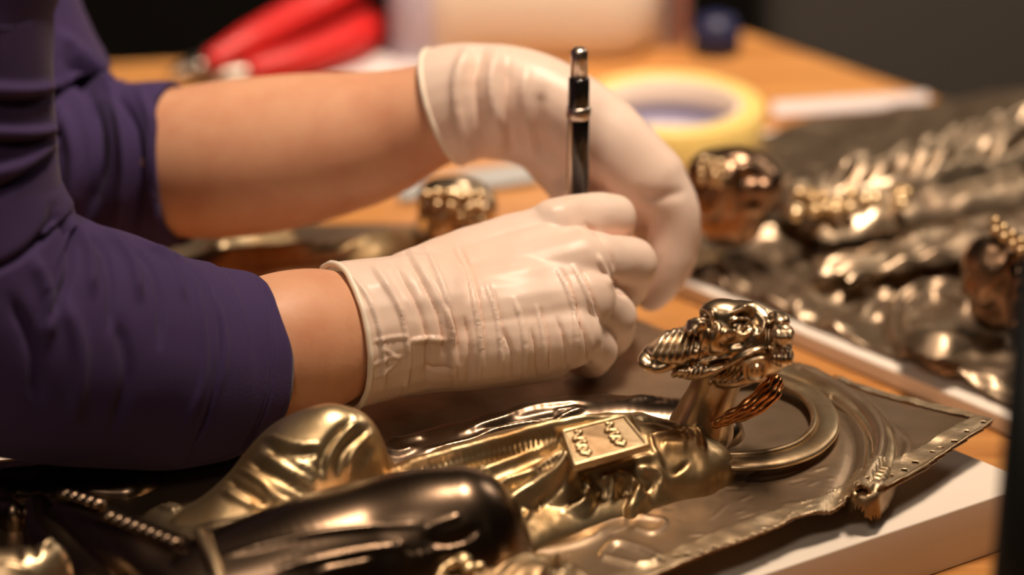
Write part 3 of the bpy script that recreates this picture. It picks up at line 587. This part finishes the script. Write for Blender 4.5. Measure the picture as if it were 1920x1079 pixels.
hC = blur_head(858, 392, .082, 74, M['head'], Cc, 5, [(800+20*i+rng.uniform(-5, 5), 366+22*j+rng.uniform(-5, 5), 11) for i in range(6) for j in range(3)])
# ================================================================== PERSON
person = thing('person', 'person in a purple long-sleeved top and pale latex gloves, writing on the relief', 'person', (-.42, -.03, -.75))
def tube_st(st, n, seg, cap='round', extra=None, flat=.95):
    P, R = yst(st)
    if extra: P += [np.array(e[:3]) for e in extra]; R += [e[3] for e in extra]
    Q = catmull(np.hstack([np.array(P), np.array(R)[:, None]]), n); return Q
near_sh = (-.385, -.20, .36); far_sh = (-.385, .16, .36)
near_arm = [(720, 618, -.090, 100), (660, 626, -.094, 118), (600, 636, -.099, 135), (540, 646, -.106, 139), (490, 655, -.111, 134), (430, 668, -.117, 128), (330, 672, -.126, 145), (180, 655, -.138, 180), (60, 630, -.142, 205), (-60, 570, -.142, 205), (-140, 430, -.126, 205), (-160, 250, -.128, 205), (-170, 50, -.13, 205)]
far_arm = [(880, 195, .018, 90), (800, 219, .021, 100), (700, 254, .026, 124), (560, 281, .031, 144), (420, 300, .036, 149), (300, 308, .041, 138), (160, 325, .050, 138), (60, 315, .060, 145), (-20, 240, .068, 150), (-65, 120, .074, 150), (-80, -50, .08, 150)]
body = Mesh()
ex = lambda s, y: [(-.27, s*.16-.02, .27, .043), (-.34, s*.175-.02, .34, .05), (-.43, s*.15-.02, .37, .055)]
for st, sg in ((near_arm, -1), (far_arm, 1)):
    Q = tube_st(st, 110, 32, extra=ex(sg, 0)); body.add(*tube_vf(Q[:, :3], Q[:, 3], Q[:, 3]*.93, 40))
bq = catmull([(-.46, -.02, -.25, .14), (-.46, -.02, -.05, .12), (-.46, -.02, .15, .125), (-.46, -.02, .30, .12), (-.45, -.02, .38, .075), (-.44, -.02, .44, .052), (-.43, -.02, .50, .052)], 40)
body.add(*tube_vf(bq[:, :3], bq[:, 3]*1.15, bq[:, 3]*.75, 40, axis=(1, 0, 0)))
body.ball((-.405, -.02, .60), (.095, .075, .12), 28); body.ball((-.31, -.02, .585), (.018, .012, .02)); body.ball((-.40, .055, .59), (.02, .008, .03)); body.ball((-.40, -.095, .59), (.02, .008, .03))
bo = link('body', fuse(body.me(), .0028, 5), M['skin'], person)
hairm = Mesh().ball((-.425, -.02, .63), (.10, .085, .11), 28).ball((-.50, -.02, .60), (.04, .045, .06)).me(); link('hair', fuse(hairm, .004, 3), mat('brown_hair', (.05, .025, .012), .6), person)

# shirt
def sleeve(st, n, seg, hemk, flat, extra):
    Q = tube_st(st, n, seg, extra=extra)[::-1]
    V, F = tube_vf(Q[:, :3], Q[:, 3], Q[:, 3]*flat, seg, cap='hem'); return V, F
near_sl = [(452, 678, -.111, 172), (420, 679, -.115, 180), (380, 681, -.119, 193), (300, 678, -.127, 207), (200, 657, -.135, 224), (100, 637, -.142, 236), (0, 600, -.145, 250), (-90, 520, -.145, 262), (-140, 400, -.142, 262), (-150, 280, -.138, 256), (-156, 150, -.135, 254), (-158, 0, -.132, 254), (-165, -250, -.13, 250)]
far_sl = [(332, 306, .0395, 152), (300, 308, .041, 156), (230, 318, .046, 168), (140, 312, .053, 188), (50, 262, .062, 208), (-5, 170, .068, 212), (-40, 60, .074, 200), (-75, -60, .078, 188), (-95, -260, .08, 180)]
shirt = Mesh(); ex2 = lambda s: [(-.29, s*.165-.02, .29, .058), (-.36, s*.17-.02, .35, .062), (-.44, s*.13-.02, .37, .065)]
shirt.add(*sleeve(near_sl, 420, 200, 0, .92, ex2(-1)))
shirt.add(*sleeve(far_sl, 300, 140, 0, .92, ex2(1)))
tq = catmull([(-.46, -.02, -.27, .16), (-.46, -.02, -.05, .135), (-.46, -.02, .15, .14), (-.46, -.02, .30, .135), (-.45, -.02, .37, .105), (-.445, -.02, .41, .066)], 60)
shirt.add(*tube_vf(tq[:, :3], tq[:, 3]*1.18, tq[:, 3]*.78, 80, axis=(1, 0, 0)))
sme = shirt.me()
sst = [([(-40, 190), (40, 192), (112, 178)], 9, -.0050), ([(-40, 165), (50, 168), (112, 160)], 9, .0030), ([(-40, 268), (40, 268), (112, 256)], 8, -.0050), ([(-40, 245), (60, 248), (115, 238)], 9, .0030), ([(-40, 370), (30, 340), (105, 285)], 10, -.0040), ([(-40, 330), (40, 310), (105, 270)], 10, .0022),
       ([(98, 390), (90, 430), (40, 480), (-40, 520)], 9, -.0045), ([(110, 410), (130, 450), (128, 520), (90, 600)], 8, -.0040), ([(130, 415), (165, 470), (172, 550)], 9, .0030), ([(150, 425), (195, 470), (210, 540), (205, 620)], 7, -.0035), ([(190, 430), (240, 480), (262, 560)], 8, .0026), ([(215, 435), (275, 490), (300, 560), (300, 650)], 6, -.0030),
       ([(260, 450), (320, 490), (345, 560)], 6, .0018), ([(250, 455), (340, 480), (395, 540), (412, 640), (395, 760), (350, 860)], 4.5, -.0022), ([(262, 458), (350, 490), (402, 560), (420, 650), (400, 770)], 5, .0016), ([(300, 462), (345, 500), (375, 580), (380, 700), (350, 800)], 5, .0014),
       ([(20, 560), (60, 650), (70, 760)], 12, -.003), ([(120, 560), (150, 660), (140, 790)], 14, .003), ([(60, 480), (90, 560), (90, 640)], 12, .003), ([(220, 600), (240, 700), (215, 810)], 12, -.002),
       ([(484, 512), (512, 580), (514, 680), (500, 760), (462, 840)], 2.2, -.0011, 'n'), ([(476, 510), (504, 580), (506, 680), (492, 760), (454, 842)], 2.0, -.0009, 'n'),
       ([(120, 110), (170, 180), (190, 300), (160, 420)], 12, -.004), ([(150, 100), (215, 190), (235, 300), (220, 430)], 10, .0035), ([(190, 160), (250, 230), (262, 330), (250, 440)], 9, -.0035), ([(110, 200), (140, 290), (130, 400)], 12, .003), ([(260, 165), (285, 240), (285, 350), (300, 450)], 9, .002), ([(110, 60), (200, 150), (230, 160)], 9, .0025), ([(300, 165), (300, 300), (318, 450)], 4, -.0012)]
apply_strokes(sme, sst, lim=.00032); wobble(sme, .0011, 22, 3); wobble(sme, .0004, 70, 9)
link('shirt', sme, M['purple'], person)

# ---- near glove (right hand, fist round the pen)
def cut(me, p, n):
    bm = bmesh.new(); bm.from_mesh(me)
    bmesh.ops.bisect_plane(bm, geom=bm.verts[:]+bm.edges[:]+bm.faces[:], plane_co=Vector(p), plane_no=Vector(n), clear_inner=True); 
    edge = [e for e in bm.edges if e.is_boundary]; nx = {}
    for e in edge:
        a, b = e.verts; nx.setdefault(a, []).append(b); nx.setdefault(b, []).append(a)
    loops = []; seen = set()
    for v in nx:
        if v in seen: continue
        l = [v]; seen.add(v); c = v
        while True:
            q = [w for w in nx[c] if w not in seen]
            if not q: break
            c = q[0]; seen.add(c); l.append(c)
        loops.append([np.array(w.co[:]) for w in l])
    bm.to_mesh(me); bm.free(); me.update(); return me, max(loops, key=len)
gh = Mesh()
def cap(st, flat=1.0, m=gh):
    P, R = yst(st); m.chain(P, R, flat=flat)
cap([(560, 642, -.100, 148), (640, 630, -.094, 138), (720, 616, -.089, 132), (800, 602, -.084, 128)], .97)
cap([(780, 560, -.074, 92), (900, 500, -.060, 78), (1045, 440, -.052, 60)])
cap([(790, 590, -.082, 92), (930, 545, -.072, 84), (1085, 492, -.066, 64)])
cap([(800, 615, -.088, 95), (940, 590, -.082, 90), (1090, 560, -.076, 62)])
cap([(800, 640, -.090, 92), (930, 635, -.088, 85), (1060, 625, -.084, 68)])
cap([(800, 570, -.078, 90), (920, 530, -.068, 84), (1030, 480, -.060, 66)]); cap([(820, 600, -.083, 92), (960, 565, -.077, 88), (1060, 535, -.072, 66)]); cap([(820, 625, -.086, 92), (940, 612, -.084, 88), (1040, 600, -.080, 66)])
cap([(760, 660, -.088, 80), (900, 655, -.086, 74), (1020, 655, -.082, 62)])
cap([(1045, 432, -.052, 60), (1110, 410, -.044, 47), (1150, 408, -.038, 43)])                      # index
cap([(1150, 408, -.038, 43), (1140, 450, -.026, 38), (1100, 500, -.022, 33)]); cap([(1100, 500, -.022, 33), (1086, 545, -.022, 28)])
cap([(1090, 492, -.066, 62), (1150, 490, -.056, 47), (1186, 492, -.050, 45)])                      # middle
cap([(1186, 492, -.050, 45), (1170, 545, -.036, 38), (1120, 580, -.030, 32)])
cap([(1085, 565, -.076, 58), (1125, 575, -.070, 46), (1150, 592, -.066, 43)])                      # ring
cap([(1150, 592, -.066, 43), (1145, 630, -.056, 38), (1105, 640, -.050, 34)])
cap([(1060, 620, -.084, 60), (1100, 640, -.078, 44), (1120, 655, -.074, 38)])                      # little finger
cap([(1120, 655, -.074, 38), (1110, 676, -.066, 32), (1085, 676, -.062, 28)])
cap([(840, 540, -.062, 70), (930, 500, -.030, 52), (1010, 500, -.016, 44), (1068, 535, -.018, 34)])  # thumb, behind the pen
gme = fuse(gh.me(), .0007, 16)
gst = [([(771, 471), (800, 520), (835, 580), (850, 650), (852, 725)], 5, .0016), ([(782, 478), (815, 540), (846, 600), (862, 680)], 4, -.0014), ([(800, 468), (830, 540), (842, 600), (845, 700)], 4, .0012), ([(760, 478), (790, 530), (820, 590), (832, 660)], 4, -.0010),
       ([(854, 464), (878, 520), (894, 590), (902, 650), (896, 715)], 3.6, .0015), ([(862, 466), (888, 530), (904, 600), (910, 680)], 3.6, -.0010), ([(912, 533), (928, 580), (938, 640), (940, 700)], 3.4, .0014), ([(920, 540), (938, 600), (948, 680)], 3.4, -.0009),
       ([(963, 560), (976, 600), (984, 650), (984, 715)], 3.4, .0013), ([(1004, 575), (1016, 620), (1022, 690)], 3.4, .0013), ([(1013, 580), (1026, 630), (1030, 690)], 3.2, -.0009), ([(1046, 506), (1066, 550), (1078, 600), (1080, 670)], 3.4, .0013), ([(1055, 510), (1076, 560), (1088, 620)], 3.2, -.0009),
       ([(1075, 500), (1100, 550), (1115, 600), (1122, 665)], 3.6, .0014), ([(1085, 505), (1108, 555), (1124, 610)], 3.2, -.0009), ([(1098, 420), (1128, 450), (1146, 480), (1152, 510)], 4, -.0016), ([(1150, 520), (1158, 545), (1175, 556)], 5, -.0018), ([(1120, 480), (1132, 510), (1146, 540)], 4, .001),
       ([(945, 620), (958, 660), (962, 710)], 4, -.0010), ([(996, 620), (1004, 660), (1006, 710)], 4, -.0010), ([(1046, 600), (1058, 640), (1062, 690)], 4, -.0012), ([(1080, 590), (1096, 630), (1104, 680)], 4, -.0012), ([(872, 600), (880, 660), (874, 725)], 4.5, -.0012),
       ([(745, 570), (758, 620), (765, 680), (755, 745)], 3, .0012), ([(700, 640), (730, 634), (762, 630)], 2.6, .0005), ([(712, 652), (734, 664), (750, 680)], 2.2, .0004), ([(696, 688), (722, 672), (756, 668)], 2.4, .0005), ([(702, 706), (725, 694), (746, 676)], 2.2, .0004),
       ([(770, 640), (800, 636), (835, 638)], 4, .0009), ([(700, 500), (740, 560), (758, 600)], 6, .0010), ([(800, 690), (830, 688), (850, 690)], 4, -.0008), ([(740, 500), (780, 570), (800, 640), (800, 720)], 6, -.0010),
       ([(1000, 395), (1050, 388), (1100, 380)], 12, .0004), ([(640, 500), (690, 560), (716, 640), (716, 730)], 4, .0011)]
gst = [(p, w_, a*1.5) for p, w_, a in gst]; apply_strokes(gme, gst, lim=.00034); wobble(gme, .0004, 120, 5)
cp = at_y(640, 628, -.093); cdn = (at_y(740, 616, -.084)-at_y(600, 640, -.096)); cdn /= np.linalg.norm(cdn)
gme, lp = cut(gme, cp, cdn); g1 = solidify(link('glove', gme, M['glove'], person), .0004, 1)
def rimtube(lp, r, parent):
    L = lp[::max(1, len(lp)//90)]; L = np.array(L+[L[0], L[1]]); me = Mesh().add(*tube_vf(L, np.full(len(L), r), np.full(len(L), r), 10, axis=(1, 0, 0), cap='')).me(); link('cuff_roll', me, M['glove_rim'], parent)
rimtube(lp, .0011, g1)

# ---- far glove (left hand, bent down over the relief)
gf = Mesh(); cf = lambda st, flat=1.0: cap(st, flat, gf)
cf([(770, 228, .022, 104), (850, 195, .020, 112), (930, 185, .016, 102)], .9)
cf([(880, 165, .020, 84), (1000, 178, .014, 80), (1120, 250, .006, 78), (1215, 335, -.002, 70)])
cf([(880, 195, .022, 95), (1010, 225, .020, 92), (1100, 300, .014, 84), (1190, 370, .006, 66)])
cf([(900, 180, .026, 80), (1020, 200, .030, 80), (1130, 280, .030, 72), (1225, 350, .022, 56)])
cf([(1215, 335, -.002, 68), (1262, 400, -.006, 50), (1258, 480, -.010, 44)]); cf([(1258, 480, -.010, 44), (1245, 525, -.012, 36), (1222, 556, -.012, 30)])
cf([(1215, 345, .008, 60), (1266, 420, .006, 46), (1262, 495, .004, 40)]); cf([(1262, 495, .004, 40), (1246, 530, .002, 32), (1230, 548, .0, 28)])
cf([(1200, 360, .018, 54), (1250, 430, .020, 42), (1250, 500, .016, 36)]); cf([(1250, 500, .016, 36), (1230, 520, .012, 28)])
cf([(1190, 370, .026, 48), (1225, 430, .030, 36), (1220, 480, .028, 32)])
cf([(1000, 250, .026, 56), (1060, 330, .012, 48), (1110, 420, -.012, 40), (1160, 500, -.014, 32)])
fme = fuse(gf.me(), .0013, 9)
fst = [([(880, 90), (858, 150), (862, 230), (885, 300)], 9, .0045), ([(905, 95), (890, 150), (900, 230), (915, 290)], 8, -.0040), ([(930, 100), (922, 160), (935, 240)], 8, .0035), ([(950, 120), (950, 200), (960, 290)], 8, -.0030), ([(985, 130), (985, 190), (1000, 280)], 10, .0020), ([(1015, 170), (1010, 230), (1015, 300)], 9, -.0020),
       ([(1190, 360), (1230, 370), (1285, 360)], 10, -.0010)]
apply_strokes(fme, fst, lim=.0003); wobble(fme, .0006, 60, 11)
fn = at_y(930, 180, .016)-at_y(770, 232, .022); fn /= np.linalg.norm(fn)
fme, lp = cut(fme, at_y(834, 200, .0205), fn); g2 = solidify(link('glove', fme, M['glove'], person), .0004, 1); rimtube(lp, .0012, g2)

# ================================================================== PEN
pb = at_y(1079, 560, -.024); pz = lambda py: at_y(1081, py, -.024)[2]; r0 = 20.5*mpp(pb); X0, Y0 = pb[0], pb[1]
PX = at_y(1085, 200, -.024)[0]; X0 = PX
pen = thing('pen', 'upright black pen with a chrome cap end, held in the near gloved hand', 'pen', (X0, Y0, .036))
def lt(name, prof, m, parent): return link(name, lathe_me(prof, 40, X0, Y0), m, parent)
lt('tip', [(.0004, .0362), (.0012, .040), (.0034, .052), (.0042, .058)], M['chrome'], pen)
lt('barrel', [(r0*.93, .058), (r0*.98, .062), (r0, pz(365)), (r0*1.0, pz(300)), (r0*.98, pz(222)), (r0*.9, pz(218))], M['black'], pen)
lt('ring', [(r0*.95, pz(222)), (r0*1.10, pz(220)), (r0*1.14, pz(212)), (r0*1.08, pz(204)), (r0*1.0, pz(198))], M['chrome'], pen)
lt('grip', [(r0*.96, pz(200)), (r0*.96, pz(196)), (r0*.94, pz(150)), (r0*.86, pz(146)), (r0*.7, pz(144))], M['black'], pen)
lt('push_button', [(r0*.78, pz(148)), (r0*.76, pz(110)), (r0*.74, pz(96)), (r0*.55, pz(91)), (r0*.2, pz(89))], M['chrome'], pen)
sl = Mesh(); sl.chain([np.array([X0-r0*.72, Y0-r0*.72, pz(222)]), np.array([X0-r0*.72, Y0-r0*.72, pz(360)])], [r0*.22, r0*.22], seg=12); link('clip', sl.me(), M['chrome'], pen)

# ================================================================== TAPE ROLL
tcn = at_z(1258, 268, 0); tcn = at_z(1256, 190, .026)
tr = thing('tape_roll', 'yellow roll of tape lying flat behind the far glove', 'tape', (tcn[0], tcn[1], 0))
def ringme(ri, ro, z0, z1, seg=72):
    prof = [(ri, z0), (ri, z1-.0006), (ri+.0006, z1), (ro-.001, z1), (ro, z1-.001), (ro, z0+.001), (ro-.001, z0), (ri, z0)]
    V = []; F = []
    for r, z in prof[:-1]:
        for k in range(seg): a = 2*math.pi*k/seg; V.append((tcn[0]+r*math.cos(a), tcn[1]+r*math.sin(a), z))
    n = len(prof)-1
    for i in range(n):
        for k in range(seg): F.append((i*seg+k, i*seg+(k+1) % seg, ((i+1) % n)*seg+(k+1) % seg, ((i+1) % n)*seg+k))
    return Mesh().add(V, F).me()
ro = 176*mpp(tcn); link('tape', ringme(ro*.78, ro, .0002, .026), M['tape'], tr); link('core', ringme(ro*.72, ro*.78, .0004, .0255), M['core'], tr)
link('print', ringme(ro*.715, ro*.72, .003, .014), M['print'], tr)
dk = lathe_me([(ro*.70, .0005), (ro*.70, .004)], 48, tcn[0], tcn[1]); tag(link('label_disc', dk, M['paper'], tr, smooth=False), None, None)

# ================================================================== BACKGROUND THINGS
def strip(name, p, z, t, m, label, cat):
    return tag(link(name, prism_me([tuple(at_z(a, b, z)[:2]) for a, b in p], z-t, z, .0004), m, smooth=False), label, cat)
strip('paper_strip', [(1448, 190), (1448, 216), (1740, 196), (1740, 172)], .0016, .0012, M['paper'], 'pale paper strip on the wooden table between the tape roll and the blurred relief', 'paper')
strip('ruler', [(745, 350), (750, 372), (1010, 335), (1030, 300), (880, 318)], .003, .0025, mat('grey_ruler', (.34, .36, .36), .4), 'pale grey flat strip on the table seen under the bent wrist', 'ruler')
strip('paper_sheet', [(530, 135), (560, 165), (830, 120), (800, 70), (650, 95)], .002, .0015, M['paper'], 'pale sheet lying on the table below the red pliers handles', 'paper')
# white tub and clear packet
tc_ = at_z(960, 128, 0)
tub = thing('plastic_tub', 'large cream rounded plastic tub standing behind the gloved wrist', 'tub', (tc_[0], tc_[1]+.07, 0))
def rbox(cx, cy, z0, z1, wx, wy, r, n=10):
    V = []; F = []; ring = []
    for z, s in ((z0, .90), (z0+.004, .965), (z0+.012, 1), (z1, 1.03)):
        for q in range(4):
            for k in range(n):
                a = math.pi/2*(q+k/(n-1)); sx = [1, -1, -1, 1][q]; sy = [1, 1, -1, -1][q]
                V.append((cx+s*(sx*(wx-r)+r*math.cos(a)), cy+s*(sy*(wy-r)+r*math.sin(a)), z))
    m = 4*n
    for i in range(3):
        for k in range(m): a = i*m+k; b = i*m+(k+1) % m; F.append((a, b, b+m, a+m))
    F.append(tuple(range(m))[::-1]); F.append(tuple(range(3*m, 4*m))); return Mesh().add(V, F).me()
s0 = mpp(tc_); tx = at_z(948, 120, 0)
link('tub_body', rbox(tx[0]+.012, tx[1]+.062, .0, .105, 250*s0, .06, .03), M['tub'], tub)
link('lid', rbox(tx[0]+.012, tx[1]+.062, .105, .118, 256*s0, .064, .03), M['white'], tub)
px_ = at_z(1240, 118, 0); pk = thing('packet', 'clear packet with lavender and pink print, leaning beside the cream tub', 'packet', (px_[0], px_[1]+.03, 0))
link('film', box_me(px_[0]-60*s0, px_[0]+58*s0, px_[1]+.024, px_[1]+.034, 0, .10, .002), mat('pinkish_clear_film', (.50, .42, .42), .3), pk)
for dx, w, m in ((-40, 10, 'pink'), (-5, 7, 'paper'), (22, 12, 'print'), (46, 8, 'pink')):
    link('stripe', box_me(px_[0]+(dx-w)*s0, px_[0]+(dx+w)*s0, px_[1]+.0228, px_[1]+.0242, .003, .098), M[m], pk)
lf = at_z(705, 130, 0); tag(link('film_bag', rbox(lf[0]+.018, lf[1]+.02, 0, .10, 45*s0, .014, .012), M['lav'], None), 'pale lavender plastic bag at the left side of the cream tub', 'bag')
# navy cap
nc = at_z(1345, 112, 0); cpn = thing('bottle_cap', 'dark navy round cap on the table behind the tape roll', 'cap', (nc[0], nc[1]+.012, 0)); rr = 44*mpp(nc)
link('cap_body', lathe_me([(rr*.9, 0), (rr, .002), (rr, .012), (rr*.85, .018), (rr*.4, .0205)], 40, nc[0], nc[1]+.012), M['blue'], cpn)
for k in range(20):
    a = k*math.pi/10; x = nc[0]+rr*math.cos(a); y = nc[1]+.012+rr*math.sin(a); link('rib', box_me(x-.0006, x+.0006, y-.0006, y+.0006, .002, .012), M['blue'], cpn)
# pliers
pp = thing('pliers', 'pliers with thick red grips on the table at top left', 'pliers', tuple(at_z(420, 120, 0)))
def plc(name, L, m, fl=1):
    me = Mesh(); q = catmull([at_z(a, b, z) for a, b, z, r in L], 30); r = np.interp(np.linspace(0, len(L)-1, 30), range(len(L)), [l[3] for l in L])
    me.add(*tube_vf(q, r, r*fl, 20, axis=(0, 0, 1))); return link(name, me.me(), m, pp)
plc('grip', [(405, 112, .018, .0065), (470, 78, .022, .009), (560, 30, .026, .010), (620, 0, .030, .009), (680, -30, .032, .008)], M['red'])
plc('grip', [(480, 130, .012, .0065), (560, 112, .012, .009), (650, 80, .012, .011), (700, 50, .012, .010)], M['red'])
plc('jaw', [(330, 136, .012, .004), (370, 122, .014, .008), (420, 105, .018, .006)], M['steel'], .6)
plc('jaw', [(340, 140, .008, .003), (400, 138, .010, .008), (490, 128, .012, .006)], M['steel'], .6)
link('rivet', lathe_me([(.004, .004), (.005, .012), (.004, .020)], 24, *at_z(398, 126, .01)[:2]), M['steel'], pp)
# dark cloths
def drape(name, cx, cy, w, d, h, m, label, seed):
    V = []; F = []; nu, nv = 70, 30
    for i in range(nu):
        for j in range(nv):
            a = 2*math.pi*i/nu; t = j/(nv-1)
            k = 1+.10*math.sin(a*5+seed)*(1-t)+.05*math.sin(a*11+seed*2)*(1-t)
            r = math.cos(t*math.pi/2)**.45 if t < 1 else 0.0
            V.append((cx+w*r*k*math.cos(a), cy+d*r*k*math.sin(a), .0005+h*math.sin(t*math.pi/2)**1.0))
    for i in range(nu):
        for j in range(nv-1): a = i*nv+j; b = ((i+1) % nu)*nv+j; F.append((a, b, b+1, a+1))
    me = Mesh().add(V, F).me(); o = link(name, me, m); return tag(o, label, 'cloth')
# seated bystander's chair: grey upholstery behind the table
ch = thing('chair', 'dark grey upholstered chair back beyond the far corner of the table', 'chair', (.34, .78, -.75))
link('backrest', box_me(.16, .50, .70, .78, -.30, .36, .03), M['charcoal'], ch); link('seat', box_me(.14, .52, .76, 1.2, -.34, -.26, .02), M['charcoal'], ch)
for x in (.17, .49):
    for y in (.80, 1.15): link('leg', box_me(x-.015, x+.015, y-.015, y+.015, -.75, -.34), M['rubber'], ch)
# foreground pole
fp = at_y(1940, 700, -.30); pol = thing('lamp_pole', 'thin blurred black upright pole at the right edge of the picture', 'pole', (fp[0], fp[1], 0))
link('pole', lathe_me([(.0068, .0), (.0068, .06), (.0068, at_y(1900, 500, -.30)[2])], 32, fp[0]+.0005, fp[1]), M['pole'], pol)
link('base', lathe_me([(.035, .0), (.035, .006), (.03, .010), (.008, .012)], 40, fp[0], fp[1]), M['pole'], pol)
